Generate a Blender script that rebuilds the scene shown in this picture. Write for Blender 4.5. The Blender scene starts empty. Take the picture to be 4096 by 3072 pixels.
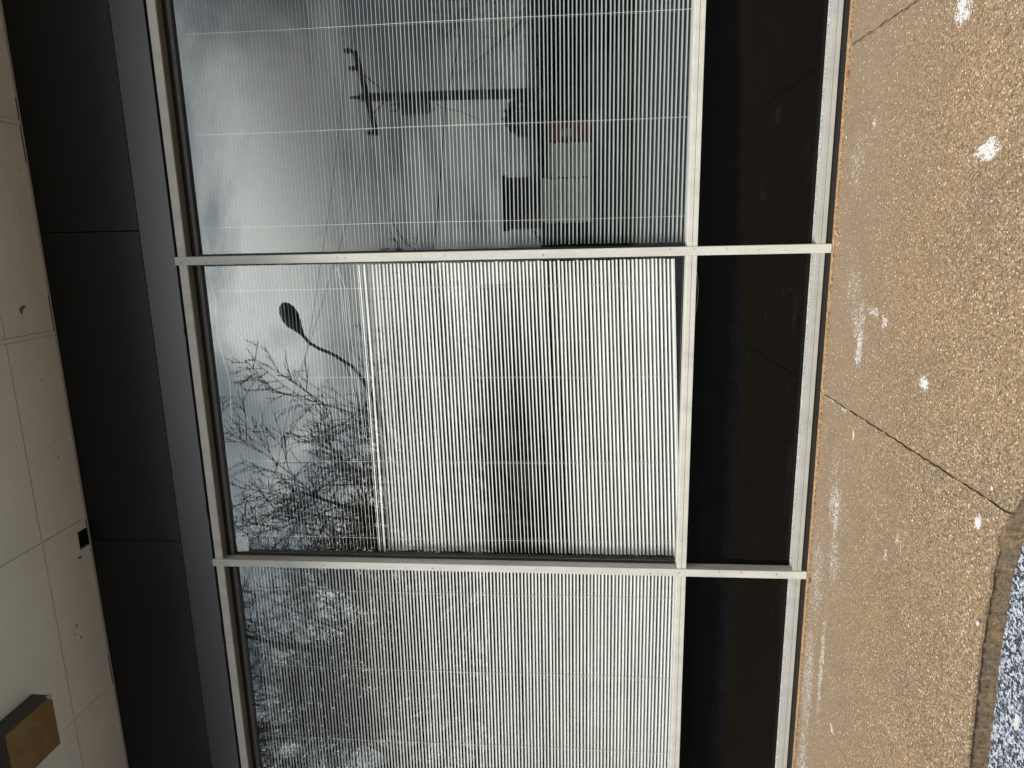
import bpy, math, random
from mathutils import Vector, Matrix
R = math.radians
rnd = random.Random(7)
S = bpy.context.scene
COL = S.collection

# ---------------------------------------------------------------- camera
cam_d = bpy.data.cameras.new("camera")
cam = bpy.data.objects.new("camera", cam_d); COL.objects.link(cam)
cam_d.sensor_width = 36.0; cam_d.lens = 24.0; cam_d.clip_start = 0.05; cam_d.clip_end = 2000
FW = Vector((-0.21352746, 0.97280516, 0.08975606))
RT = Vector((0.97668901, 0.21464063, -0.00282523))      # right of the upright view = up in the photograph (phone held sideways)
UP = Vector((0.0220137, -0.08706049, 0.99595977))
cam.matrix_world = Matrix((( -UP.x, RT.x, -FW.x, 0.117), (-UP.y, RT.y, -FW.y, -4.1741), (-UP.z, RT.z, -FW.z, 1.5), (0, 0, 0, 1)))
S.camera = cam

# ---------------------------------------------------------------- sky, sun, exposure
SUN_EL, SUN_AZ = R(51), R(202)      # azimuth clockwise from +Y
W = bpy.data.worlds.new("World"); S.world = W; W.use_nodes = True
nt = W.node_tree; nt.nodes.clear()
def wn(t, **k):
    n = nt.nodes.new(t)
    for a, b in k.items(): setattr(n, a, b)
    return n
out = wn('ShaderNodeOutputWorld'); bgs = wn('ShaderNodeBackground'); bgc = wn('ShaderNodeBackground'); mixs = wn('ShaderNodeMixShader')
sky = wn('ShaderNodeTexSky', sky_type='NISHITA', sun_disc=False)
sky.sun_elevation = SUN_EL; sky.sun_rotation = SUN_AZ; sky.air_density = 1.3; sky.dust_density = 2.0
bgs.inputs[1].default_value = 0.10
tc = wn('ShaderNodeTexCoord'); mp = wn('ShaderNodeMapping'); mp.inputs['Scale'].default_value = (1.0, 1.0, 2.4); mp.inputs['Location'].default_value = (11.4, 8.8, 0.9)
n1 = wn('ShaderNodeTexNoise'); n1.inputs['Scale'].default_value = 2.6; n1.inputs['Detail'].default_value = 9; n1.inputs['Roughness'].default_value = 0.56; n1.inputs['Distortion'].default_value = 0.5
n2 = wn('ShaderNodeTexNoise'); n2.inputs['Scale'].default_value = 1.1; n2.inputs['Detail'].default_value = 4
r1 = wn('ShaderNodeValToRGB'); r1.color_ramp.elements[0].position = 0.36; r1.color_ramp.elements[0].color = (0.34, 0.43, 0.54, 1)
r1.color_ramp.elements[1].position = 0.63; r1.color_ramp.elements[1].color = (2.3, 2.3, 2.2, 1)
e = r1.color_ramp.elements.new(0.50); e.color = (1.0, 1.07, 1.1, 1)
r2 = wn('ShaderNodeMapRange'); r2.inputs[1].default_value = 0.30; r2.inputs[2].default_value = 0.48; r2.inputs[3].default_value = 0.35; r2.inputs[4].default_value = 1.0
L = nt.links.new
L(tc.outputs['Generated'], mp.inputs[0]); L(mp.outputs[0], n1.inputs['Vector']); L(mp.outputs[0], n2.inputs['Vector'])
L(n1.outputs['Fac'], r1.inputs[0]); L(n2.outputs['Fac'], r2.inputs[0])
L(sky.outputs[0], bgs.inputs[0]); L(r1.outputs[0], bgc.inputs[0]); bgc.inputs[1].default_value = 1.0
sp_ = wn('ShaderNodeSeparateXYZ'); el = wn('ShaderNodeMapRange'); el.interpolation_type = 'SMOOTHSTEP'; L(tc.outputs['Generated'], sp_.inputs[0]); ml_ = wn('ShaderNodeMath', operation='MULTIPLY_ADD'); ml_.inputs[1].default_value = -0.38; L(sp_.outputs[0], ml_.inputs[0]); L(sp_.outputs[2], ml_.inputs[2]); L(ml_.outputs[0], el.inputs[0])
for i_, v_ in enumerate((0.25, 0.50, 0.36, 1.38)): el.inputs[i_ + 1].default_value = v_
L(el.outputs[0], bgc.inputs[1])
L(r2.outputs[0], mixs.inputs[0]); L(bgs.outputs[0], mixs.inputs[1]); L(bgc.outputs[0], mixs.inputs[2]); L(mixs.outputs[0], out.inputs[0])

sd = bpy.data.lights.new("sun", 'SUN'); sd.energy = 2.6; sd.angle = R(12); sd.color = (1.0, 0.93, 0.82)
so = bpy.data.objects.new("sun", sd); COL.objects.link(so)
sdir = Vector((math.sin(SUN_AZ) * math.cos(SUN_EL), math.cos(SUN_AZ) * math.cos(SUN_EL), math.sin(SUN_EL)))
so.rotation_euler = sdir.to_track_quat('Z', 'Y').to_euler(); so.location = (0, -20, 30)
S.view_settings.view_transform = 'Standard'; S.view_settings.look = 'None'; S.view_settings.gamma = 1.0
S.view_settings.exposure = 0.57; S.view_settings.use_curve_mapping = False
S.cycles.max_bounces = 8; S.cycles.transparent_max_bounces = 24; S.cycles.glossy_bounces = 4; S.cycles.diffuse_bounces = 4
S.cycles.caustics_reflective = False; S.cycles.caustics_refractive = False

# ---------------------------------------------------------------- materials
class NT:
    def __init__(s, name):
        s.m = bpy.data.materials.new(name); s.m.use_nodes = True; s.t = s.m.node_tree
        s.b = s.t.nodes['Principled BSDF']; s.tc = None
    def n(s, t, **k):
        x = s.t.nodes.new(t)
        for a, b in k.items(): setattr(x, a, b)
        return x
    def l(s, a, b): s.t.links.new(a, b)
    def pos(s):
        if not s.tc: s.tc = s.n('ShaderNodeNewGeometry')
        return s.tc.outputs['Position']
    def noise(s, scale, detail=4, rough=0.6, vec=None, stretch=None, dist=0.0):
        v = vec or s.pos()
        if stretch:
            m = s.n('ShaderNodeMapping'); m.inputs['Scale'].default_value = stretch; s.l(v, m.inputs[0]); v = m.outputs[0]
        x = s.n('ShaderNodeTexNoise'); x.inputs['Scale'].default_value = scale; x.inputs['Detail'].default_value = detail
        x.inputs['Roughness'].default_value = rough; x.inputs['Distortion'].default_value = dist; s.l(v, x.inputs['Vector']); return x.outputs['Fac']
    def voro(s, scale, feature='F1', out='Color', vec=None, rand=1.0):
        x = s.n('ShaderNodeTexVoronoi', feature=feature); x.inputs['Scale'].default_value = scale; x.inputs['Randomness'].default_value = rand
        s.l(vec or s.pos(), x.inputs['Vector']); return x.outputs[out]
    def rng(s, v, a, b, c=0.0, d=1.0, smooth=False):
        x = s.n('ShaderNodeMapRange'); x.clamp = True
        if smooth: x.interpolation_type = 'SMOOTHSTEP'
        for i, q in enumerate((a, b, c, d)): x.inputs[i + 1].default_value = q
        s.l(v, x.inputs[0]); return x.outputs[0]
    def mix(s, f, a, b, mode='MIX'):
        x = s.n('ShaderNodeMix', data_type='RGBA', blend_type=mode)
        if isinstance(f, (int, float)): x.inputs[0].default_value = f
        else: s.l(f, x.inputs[0])
        for i, q in ((6, a), (7, b)):
            if isinstance(q, (tuple, list)): x.inputs[i].default_value = (*q[:3], 1)
            else: s.l(q, x.inputs[i])
        return x.outputs[2]
    def math(s, op, a, b=None, clamp=False):
        x = s.n('ShaderNodeMath', operation=op); x.use_clamp = clamp
        for i, q in ((0, a), (1, b)):
            if q is None: continue
            if isinstance(q, (int, float)): x.inputs[i].default_value = q
            else: s.l(q, x.inputs[i])
        return x.outputs[0]
    def sepx(s, i):
        x = s.n('ShaderNodeSeparateXYZ'); s.l(s.pos(), x.inputs[0]); return x.outputs[i]
    def col(s, c):
        if isinstance(c, (tuple, list)): s.b.inputs['Base Color'].default_value = (*c[:3], 1)
        else: s.l(c, s.b.inputs['Base Color'])
        return s
    def rough(s, r, spec=0.5):
        if isinstance(r, (int, float)): s.b.inputs['Roughness'].default_value = r
        else: s.l(r, s.b.inputs['Roughness'])
        s.b.inputs['Specular IOR Level'].default_value = spec; return s
    def bump(s, h, dist, strength=1.0):
        x = s.n('ShaderNodeBump'); x.inputs['Distance'].default_value = dist; x.inputs['Strength'].default_value = strength
        s.l(h, x.inputs['Height']); s.l(x.outputs[0], s.b.inputs['Normal']); return s
def plain(name, c, r=0.6, spec=0.5, var=0.12, scale=8, metal=0.0):
    t = NT(name); t.b.inputs['Metallic'].default_value = metal
    k = t.rng(t.noise(scale, 5), 0.3, 0.7, 1 - var, 1 + var)
    v = t.n('ShaderNodeVectorMath', operation='SCALE'); v.inputs[0].default_value = c; t.l(k, v.inputs['Scale'])
    t.l(v.outputs[0], t.b.inputs['Base Color']); t.rough(r, spec); return t.m

def frame_paint(name, base, dirt, amount):
    t = NT(name)
    a = t.noise(60, 6, 0.7); b = t.noise(9, 5, 0.65, stretch=(1, 1, 0.25)); c = t.noise(420, 3)
    col = t.mix(t.rng(b, 0.42, 0.72, 0, amount), base, tuple(x * 0.72 for x in base))
    col = t.mix(t.rng(a, 0.60, 0.72, 0, amount), col, dirt)
    col = t.mix(t.rng(c, 0.66, 0.78, 0, 0.5 * amount), col, dirt)
    t.col(col).rough(0.5, 0.35); t.bump(a, 0.0006); return t.m
M = {}
M['frame'] = frame_paint('weathered_white_paint', (0.555, 0.555, 0.515), (0.22, 0.215, 0.18), 0.75)
M['head'] = frame_paint('stained_white_paint', (0.60, 0.57, 0.53), (0.13, 0.13, 0.11), 0.9)
M['sill'] = frame_paint('grey_aluminium_sill', (0.39, 0.385, 0.365), (0.24, 0.25, 0.21), 0.6)
M['reveal'] = plain('olive_grey_reveal', (0.20, 0.19, 0.155), 0.5, 0.4, 0.15, 30)
M['gasket'] = plain('black_rubber_gasket', (0.012, 0.012, 0.012), 0.55)
M['bead'] = plain('dark_grey_bead', (0.06, 0.06, 0.055), 0.5, 0.4, 0.3, 60)
t = NT('dusty_ledge')
k = t.noise(160, 6, 0.75); k2 = t.noise(14, 4)
c = t.mix(t.rng(k, 0.47, 0.56), (0.15, 0.15, 0.14), (0.80, 0.80, 0.77)); c = t.mix(t.rng(k2, 0.5, 0.75, 0, .6), c, (0.28, 0.27, 0.25))
t.col(c).rough(0.85); t.bump(k, 0.003); M['ledge'] = t.m
# clear window glass: mirror coat over see-through sheet
def glass(name, base_r, tint, spots=0.0):
    t = NT(name); t.t.nodes.remove(t.b); o = t.t.nodes['Material Output']
    tr = t.n('ShaderNodeBsdfTransparent'); tr.inputs[0].default_value = (*tint, 1)
    gl = t.n('ShaderNodeBsdfGlossy'); gl.inputs['Roughness'].default_value = 0.0; gl.inputs[0].default_value = (0.95, 1.0, 1.0, 1)
    fr = t.n('ShaderNodeLayerWeight'); fr.inputs[0].default_value = 0.5
    f = t.rng(t.math('POWER', fr.outputs['Facing'], 5.0), 0.0, 1.0, base_r, 1.0)
    mx = t.n('ShaderNodeMixShader'); t.l(f, mx.inputs[0]); t.l(tr.outputs[0], mx.inputs[1]); t.l(gl.outputs[0], mx.inputs[2])
    b = t.n('ShaderNodeBump'); b.inputs['Distance'].default_value = 0.0012; b.inputs['Strength'].default_value = 0.35
    t.l(t.noise(1.7, 1, 0.4), b.inputs['Height']); t.l(b.outputs[0], gl.inputs['Normal'])
    # film of dust and smears on the pane
    df = t.n('ShaderNodeBsdfDiffuse'); df.inputs[0].default_value = (0.6, 0.62, 0.62, 1)
    d1 = t.noise(5, 5, 0.7, stretch=(1, 1, 2.5)); d2 = t.noise(240, 2)
    dd = t.math('ADD', t.rng(d1, 0.50, 0.8, 0.0, 0.025), t.rng(d2, 0.76, 0.84, 0, 0.05))
    m2 = t.n('ShaderNodeMixShader'); t.l(dd, m2.inputs[0]); t.l(mx.outputs[0], m2.inputs[1]); t.l(df.outputs[0], m2.inputs[2])
    t.l(m2.outputs[0], o.inputs[0]); return t.m
M['glass'] = glass('window_glass', 0.12, (0.93, 0.94, 0.932))
# black back-painted glass of the lower panels
t = NT('black_panel_glass')
sp = t.rng(t.noise(330, 3, 0.6, stretch=(0.6, 1, 1.4)), 0.68, 0.78)
hz = t.rng(t.sepx(2), 0.05, 0.70, 1.0, 0.04)
c = t.mix(t.math('MULTIPLY', sp, hz), (0.0010, 0.0010, 0.0012), (0.10, 0.095, 0.085)); c2 = t.noise(4, 4, 0.6)
c = t.mix(t.rng(c2, 0.55, 0.9, 0, 0.07), c, (0.02, 0.02, 0.024))
t.col(c).rough(0.06, 0.25); M['black'] = t.m
def fascia(name, c, r, spec):
    t = NT(name); k = t.noise(2.5, 4, 0.5)
    t.col(t.mix(t.rng(k, 0.3, 0.7), c, tuple(x * 1.35 for x in c))).rough(r, spec); t.bump(t.noise(1.4, 2), 0.004, 0.3); return t.m
M['fascia'] = fascia('black_painted_panel', (0.0040, 0.0040, 0.0055), 0.44, 0.42)
M['fascia_low'] = fascia('charcoal_painted_strip', (0.020, 0.021, 0.027), 0.38, 0.80)
# soffit
t = NT('beige_soffit_board')
a = t.noise(3, 5, 0.6); b = t.noise(22, 4, 0.6)
c = t.mix(t.rng(a, 0.3, 0.7), (0.78, 0.775, 0.72), (0.83, 0.825, 0.77)); c = t.mix(t.rng(b, 0.70, 0.78, 0, 0.5), c, (0.22, 0.19, 0.15))
t.col(c).rough(0.75); t.bump(t.noise(6, 3), 0.003, 0.4); M['soffit'] = t.m
M['joint'] = plain('soffit_joint_dark', (0.10, 0.085, 0.07), 0.8)
M['stain'] = plain('soffit_stain', (0.20, 0.175, 0.14), 0.8)
M['dark'] = plain('dark_void', (0.006, 0.006, 0.006), 0.9, 0.1)
M['white_trim'] = plain('white_trim', (0.52, 0.50, 0.46), 0.5)
# blinds
def slat(name, c):
    t = NT(name); k = t.noise(3, 4, 0.6, stretch=(1, 1, 6))
    t.col(t.mix(t.rng(k, 0.35, 0.7), c, tuple(x * 0.86 for x in c))).rough(0.42, 0.4); return t.m
M['slat_white'] = slat('white_blind_slat', (0.88, 0.885, 0.87))
M['slat_dull'] = slat('dull_white_blind_slat', (0.82, 0.835, 0.82))
M['slat_grey'] = slat('pale_grey_blind_slat', (0.42, 0.455, 0.465))
M['cord'] = plain('white_cord', (0.78, 0.80, 0.79), 0.7)
# paving
t = NT('exposed_aggregate_paving')
peb = t.voro(150); pd = t.voro(150, out='Distance'); peb2 = t.voro(260)
sx = t.n('ShaderNodeSeparateColor'); t.l(peb, sx.inputs[0]); sy = t.n('ShaderNodeSeparateColor'); t.l(peb2, sy.inputs[0])
big = t.noise(1.3, 5, 0.6); mid = t.noise(7, 5, 0.65)
base = t.mix(t.rng(big, 0.38, 0.62), (0.235, 0.158, 0.088), (0.165, 0.122, 0.080))
base = t.mix(t.rng(t.math('ADD', t.sepx(1), t.rng(big, 0.3, 0.7, -0.3, 0.3)), -1.15, -0.35), base, (0.225, 0.170, 0.120))
base = t.mix(t.rng(mid, 0.35, 0.7, 0, 0.35), base, (0.265, 0.168, 0.088))
# aggregate contrast grows away from the wall; the base is greyer near it
agg_amount = t.rng(t.math('ADD', t.sepx(1), t.rng(mid, 0.3, 0.7, -0.25, 0.25)), -1.35, -0.25, 1.0, 0.38)
dk = t.math('MULTIPLY', t.rng(sx.outputs[0], 0.55, 0.85), agg_amount); lt = t.math('MULTIPLY', t.rng(sx.outputs[1], 0.66, 0.95), agg_amount)
c = t.mix(t.math('MULTIPLY', dk, 0.75), base, (0.062, 0.042, 0.026)); c = t.mix(t.math('MULTIPLY', lt, 0.75), c, (0.50, 0.38, 0.25))
c = t.mix(t.math('MULTIPLY', t.rng(sy.outputs[0], 0.7, 1.0, 0, 0.5), agg_amount), c, (0.15, 0.10, 0.06)); c = t.mix(t.math('MULTIPLY', t.rng(sy.outputs[1], 0.72, 1.0, 0, 0.5), agg_amount), c, (0.44, 0.34, 0.23))
# small bright chips
vd = t.voro(46, out='Distance'); vc = t.n('ShaderNodeSeparateColor'); t.l(t.voro(46), vc.inputs[0])
chip = t.math('MULTIPLY', t.rng(vd, 0.14, 0.22, 1, 0), t.rng(vc.outputs[2], 0.80, 0.86)); c = t.mix(chip, c, (0.62, 0.55, 0.42))
# dried salt: patches with a granular edge (x, y, rx, ry, strength)
SALT = [(-0.868, -0.16, .010, .07, .9), (-0.872, -0.34, .010, .10, .9), (-0.9, -1.70, .05, .02, .5), (0.93, -1.15, .07, .10, 1), (0.38, -1.43, .055, .09, 1.1), (0.48, -1.45, .03, .06, .55), (-0.19, -0.81, .03, .02, .3), (0.82, -0.35, .02, .05, .6), (0.62, -0.42, .03, .03, .9), (0.50, -0.84, .035, .035, .6),
        (-0.20, -0.33, .20, .20, .62), (-0.38, -0.43, .18, .14, .74), (-0.50, -0.47, .17, .06, .88), (-0.30, -0.62, .03, .12, .8), (-0.33, -0.74, .05, .05, .8), (-0.55, -1.16, .035, .05, 1.1), (-0.98, -0.50, .05, .02, 1),
        (-1.22, -0.28, .25, .16, .55), (-1.45, -0.33, .25, .16, .72), (-1.75, -0.38, .28, .14, .68), (-1.5, -0.36, .20, .05, .85), (-2.1, -0.40, .35, .06, .38), (-2.75, -0.56, .05, .03, 1), (-1.30, -1.07, .05, .025, .9), (-1.44, -0.98, .045, .025, .9),
        (-0.97, -1.67, .035, .03, 1.1), (-1.06, -1.13, .07, .02, .5), (1.35, -0.5, .2, .12, .5), (-2.0, -0.16, .50, .20, .66), (-2.75, -0.13, .60, .14, .72), (-3.4, -0.15, .6, .14, .72), (0.45, -0.25, .30, .16, .6), (1.2, -0.2, .3, .10, .5), (-2.5, -.33, .5, .05, .8), (-4.5, -.5, .4, .2, .5), (2.4, -.8, .3, .1, .6)]
acc = None
wv = t.n('ShaderNodeTexNoise'); wv.inputs['Scale'].default_value = 16; wv.inputs['Detail'].default_value = 5; wv.inputs['Roughness'].default_value = .7; t.l(t.pos(), wv.inputs['Vector'])
wm = t.n('ShaderNodeVectorMath', operation='MULTIPLY_ADD'); wm.inputs[1].default_value = (.13, .13, 0); t.l(wv.outputs['Color'], wm.inputs[0]); wm.inputs[2].default_value = (-.065, -.065, 0)
wa = t.n('ShaderNodeVectorMath', operation='ADD'); t.l(t.pos(), wa.inputs[0]); t.l(wm.outputs[0], wa.inputs[1])
for (x, y, rx, ry, s_) in SALT:
    v = t.n('ShaderNodeMapping', vector_type='TEXTURE'); v.inputs['Location'].default_value = (x, y, 0); v.inputs['Scale'].default_value = (rx, ry, 1); t.l(wa.outputs[0], v.inputs[0])
    d = t.n('ShaderNodeVectorMath', operation='LENGTH'); t.l(v.outputs[0], d.inputs[0])
    q = t.rng(d.outputs['Value'], 1.5, 0.2, 0, s_, True); acc = q if acc is None else t.math('MAXIMUM', acc, q)
gr = t.noise(170, 5, 0.8); gr2 = t.noise(24, 4, 0.7)
thr = t.math('ADD', t.math('ADD', t.math('MULTIPLY', acc, 0.55), t.math('MULTIPLY', t.math('ADD', t.math('MULTIPLY', sx.outputs[2], .6), t.math('MULTIPLY', sy.outputs[2], .4)), 0.45)), t.math('MULTIPLY', gr2, 0.40))
c = t.mix(t.math('MULTIPLY', t.rng(thr, 0.845, 0.95), t.rng(acc, 0.02, 0.25)), c, (0.60, 0.595, 0.60))
# damp, darker old stains
c = t.mix(t.rng(t.noise(2.2, 6, 0.7, dist=1.0), 0.52, 0.75, 0, 0.55), c, (0.17, 0.125, 0.085))
t.col(c).rough(0.85, 0.3); t.bump(t.math('ADD', t.math('MULTIPLY', pd, -0.6), gr), 0.0018, 0.8); M['paving'] = t.m
t = NT('dirty_kerb_face')
k = t.noise(50, 6, 0.75); k2 = t.noise(9, 5, 0.6)
c = t.mix(t.rng(k, 0.35, 0.65), (0.085, 0.056, 0.032), (0.33, 0.23, 0.13)); c = t.mix(t.rng(k2, 0.45, 0.7, 0, .5), c, (0.15, 0.13, 0.115))
t.col(c).rough(0.9); t.bump(k, 0.012); M['kerb'] = t.m
t = NT('salted_asphalt')
v = t.noise(78, 4, 0.75); v2 = t.noise(9, 4, 0.6); zone = t.rng(t.math('ADD', t.sepx(1), t.rng(v2, 0.3, 0.7, -0.5, 0.5)), -2.7, -2.15)
w = t.rng(v, 0.485, 0.56)
speck = t.mix(w, (0.018, 0.022, 0.045), (0.50, 0.54, 0.60)); far = t.mix(t.rng(v, 0.6, 0.7), (0.030, 0.031, 0.034), (0.11, 0.11, 0.11))
t.col(t.mix(zone, far, speck)).rough(0.85); t.bump(v, 0.006); M['asphalt'] = t.m
t = NT('tan_caulk'); k = t.noise(70, 5, 0.7)
t.col(t.mix(t.rng(k, 0.40, 0.62), (0.20, 0.115, 0.06), (0.52, 0.34, 0.19))).rough(0.8); t.bump(k, 0.006); M['caulk'] = t.m
M['grass'] = plain('winter_grass', (0.11, 0.10, 0.05), 0.9, 0.2, 0.4, 3)
M['bark'] = plain('dark_bark', (0.035, 0.030, 0.026), 0.9, 0.2, 0.3, 12)
M['wood'] = plain('weathered_pole_wood', (0.075, 0.062, 0.050), 0.85, 0.2, 0.3, 10)
M['metal'] = plain('dull_grey_steel', (0.11, 0.11, 0.11), 0.5, 0.5, 0.15, 10, 0.2)
M['lampgrey'] = plain('lamp_grey', (0.08, 0.08, 0.08), 0.5)
M['wire'] = plain('black_wire', (0.015, 0.015, 0.016), 0.7)
M['porcelain'] = plain('grey_porcelain', (0.06, 0.055, 0.05), 0.4)
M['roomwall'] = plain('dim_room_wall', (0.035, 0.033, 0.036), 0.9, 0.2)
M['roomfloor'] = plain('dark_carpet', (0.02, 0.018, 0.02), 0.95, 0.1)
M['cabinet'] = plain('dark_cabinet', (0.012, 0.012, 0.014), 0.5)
M['red'] = plain('faded_red_card', (0.32, 0.07, 0.075), 0.7)
M['cardwhite'] = plain('white_card', (0.55, 0.52, 0.52), 0.7)
t = NT('stacked_paper'); k = t.noise(40, 4, 0.7, stretch=(0.12, 1, 6))
t.col(t.mix(t.rng(k, 0.42, 0.60), (0.62, 0.66, 0.54), (0.95, 0.96, 0.86))).rough(0.8); M['paper'] = t.m
t = NT('amber_plastic'); k = t.noise(6, 3, 0.5, dist=1.5)
t.col(t.mix(t.rng(k, 0.35, 0.62), (0.20, 0.14, 0.045), (0.21, 0.095, 0.022))).rough(0.35, 0.5); M['amber'] = t.m
M['bronze'] = plain('dark_bronze_metal', (0.045, 0.040, 0.040), 0.5, 0.5, 0.2, 14)
t = NT('white_sticker_film'); k = t.noise(75, 4, 0.7)
t.col(t.mix(t.rng(k, 0.42, 0.55), (0.95, 0.97, 0.96), (0.60, 0.67, 0.66))).rough(0.5); M['sticker'] = t.m  # mottle is the mirrored trees, painted into the sticker colour
def brick(name, c1, c2, mortar):
    t = NT(name); b = t.n('ShaderNodeTexBrick'); m = t.n('ShaderNodeMapping'); m.inputs['Rotation'].default_value = (R(90), 0, 0)
    t.l(t.pos(), m.inputs[0]); t.l(m.outputs[0], b.inputs['Vector']); b.inputs['Scale'].default_value = 4.5
    for i, q in ((1, c1), (2, c2), (3, mortar)): b.inputs[i].default_value = (*q, 1)
    b.inputs['Mortar Size'].default_value = 0.015; t.col(b.outputs[0]).rough(0.85); return t.m
M['brick'] = brick('brown_brick', (0.13, 0.07, 0.05), (0.09, 0.05, 0.04), (0.2, 0.18, 0.16))
M['brick_dark'] = brick('dark_brick', (0.045, 0.032, 0.028), (0.035, 0.026, 0.024), (0.07, 0.065, 0.06))
M['shingle'] = plain('dark_shingles', (0.030, 0.030, 0.034), 0.9, 0.2, 0.35, 5)
M['siding'] = plain('pale_siding', (0.30, 0.32, 0.35), 0.8, 0.2, 0.1, 3)
M['palewall'] = plain('pale_concrete', (0.45, 0.44, 0.41), 0.85)
M['darkglass'] = plain('dark_window_glass', (0.01, 0.012, 0.015), 0.08)
M['cloudy'] = plain('grey_cladding', (0.11, 0.125, 0.15), 0.7, 0.3)

# ---------------------------------------------------------------- mesh helpers
class MB:
    def __init__(s): s.v = []; s.f = []
    def box(s, x0, x1, y0, y1, z0, z1):
        b = len(s.v)
        s.v += [(x, y, z) for x in (x0, x1) for y in (y0, y1) for z in (z0, z1)]
        s.f += [tuple(b + i for i in q) for q in ((0, 1, 3, 2), (4, 6, 7, 5), (0, 4, 5, 1), (2, 3, 7, 6), (0, 2, 6, 4), (1, 5, 7, 3))]
        return s
    def poly(s, pts):
        b = len(s.v); s.v += [tuple(p) for p in pts]; s.f.append(tuple(range(b, b + len(pts)))); return s
    def prism(s, pts, z0, z1):
        n = len(pts); b = len(s.v)
        s.v += [(x, y, z0) for x, y in pts] + [(x, y, z1) for x, y in pts]
        s.f.append(tuple(b + n + i for i in range(n))); s.f.append(tuple(b + i for i in reversed(range(n))))
        for i in range(n):
            j = (i + 1) % n; s.f.append((b + i, b + j, b + n + j, b + n + i))
        return s
    def tube(s, pts, rad, seg=6, cap=True):
        pts = [Vector(p) for p in pts]; n = len(pts)
        if not isinstance(rad, (list, tuple)): rad = [rad] * n
        base = len(s.v); prev = None
        for i, p in enumerate(pts):
            d = (pts[min(i + 1, n - 1)] - pts[max(i - 1, 0)]).normalized()
            if prev is None:
                a = d.orthogonal().normalized()
            else:
                a = (prev - d * prev.dot(d)); a = a.normalized() if a.length > 1e-6 else d.orthogonal().normalized()
            prev = a; c = d.cross(a)
            for k in range(seg):
                th = 2 * math.pi * k / seg; q = p + (a * math.cos(th) + c * math.sin(th)) * rad[i]; s.v.append(tuple(q))
        for i in range(n - 1):
            for k in range(seg):
                j = (k + 1) % seg; b = base + i * seg
                s.f.append((b + k, b + j, b + seg + j, b + seg + k))
        if cap:
            s.f.append(tuple(base + k for k in reversed(range(seg)))); s.f.append(tuple(base + (n - 1) * seg + k for k in range(seg)))
        return s
    def ball(s, c, rx, ry, rz, nu=12, nv=8, jit=0.0):
        b = len(s.v)
        for i in range(nv + 1):
            ph = math.pi * i / nv
            for k in range(nu):
                th = 2 * math.pi * k / nu; j = 1 + rnd.uniform(-jit, jit)
                s.v.append((c[0] + rx * j * math.sin(ph) * math.cos(th), c[1] + ry * j * math.sin(ph) * math.sin(th), c[2] + rz * j * math.cos(ph)))
        for i in range(nv):
            for k in range(nu):
                j = (k + 1) % nu; s.f.append((b + i * nu + k, b + (i + 1) * nu + k, b + (i + 1) * nu + j, b + i * nu + j))
        return s
    def build(s, name, mat, parent=None, smooth=False, bevel=0.0):
        me = bpy.data.meshes.new(name); me.from_pydata(s.v, [], s.f); me.materials.append(M[mat] if isinstance(mat, str) else mat); me.update()
        o = bpy.data.objects.new(name, me); COL.objects.link(o)
        if smooth:
            for p in me.polygons: p.use_smooth = True
        if bevel:
            md = o.modifiers.new('bevel', 'BEVEL'); md.width = bevel; md.segments = 2; md.limit_method = 'ANGLE'
        if parent:
            o.parent = parent
            pm = Matrix.Identity(4); q = parent
            while q: pm = Matrix.Translation(q.location) @ pm; q = q.parent
            me.transform(pm.inverted())
        return o
def tag(o, label=None, cat=None, group=None, kind=None):
    if label: o['label'] = label
    if cat: o['category'] = cat
    if group: o['group'] = group
    if kind: o['kind'] = kind
    return o
def thing(name, label, cat, loc=(0, 0, 0), group=None):
    o = bpy.data.objects.new(name, None); COL.objects.link(o); o.location = loc; o.empty_display_size = 0.1
    return tag(o, label, cat, group)

# ---------------------------------------------------------------- ground
SXS = [-6.64, -4.71, -2.78, -0.86, 1.075, 3.0, 4.93, 6.86]
EDGE = [(-8.6, -1.74), (-6.64, -1.76), (-4.71, -1.78), (-2.78, -1.775), (-1.9, -1.785), (-1.4, -1.765), (-1.1, -1.775), (-0.86, -1.83), (-0.75, -1.885), (0.15, -2.14), (1.075, -2.33), (2.1, -2.55), (3.0, -2.62), (4.93, -2.7), (6.86, -2.75), (9, -2.8)]
def edge_y(x):
    for (x0, y0), (x1, y1) in zip(EDGE, EDGE[1:]):
        if x0 <= x <= x1: return y0 + (y1 - y0) * (x - x0) / (x1 - x0)
    return EDGE[-1][1]
bnd = [-8.6] + SXS + [9]
pv = MB()
for a, b in zip(bnd, bnd[1:]):
    gw = {-2.78: 0.0010, 1.075: 0.007}; ga = gw.get(a, 0.0045); gb = gw.get(b, 0.0045)
    n = max(2, int((b - a) / 0.02)); front = []
    for i in range(n + 1):
        x = a + ga + (b - a - ga - gb) * i / n
        chip = rnd.uniform(-0.004, 0.004) + (0.03 * max(0, 1 - abs(x + 0.95) / 0.10))
        front.append((x, edge_y(x) + chip))
    m_ = 60; right = [(b - gb + rnd.uniform(-0.85, 0.85) * gb, edge_y(b) + (-0.032 - edge_y(b)) * i / m_) for i in range(1, m_)]
    left = [(a + ga + rnd.uniform(-0.85, 0.85) * ga, -0.032 + (edge_y(a) + 0.032) * i / m_) for i in range(1, m_)]
    pts = front + right + [(b - gb, -0.032), (a + ga, -0.032)] + left
    pv.prism(pts, -0.010, 0.0)
tag(pv.build('pavement', 'paving'), kind='structure')
kb = MB(); pts = []
for i in range(0, 1761):
    x = -8.6 + i * 0.01; pts.append((x, edge_y(x) + 0.012 + rnd.uniform(-0.004, 0.004)))
kb.prism(pts + [(9, -0.032), (-8.6, -0.032)], -0.085, -0.0104)
tag(kb.build('kerb', 'kerb'), kind='structure')
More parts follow.
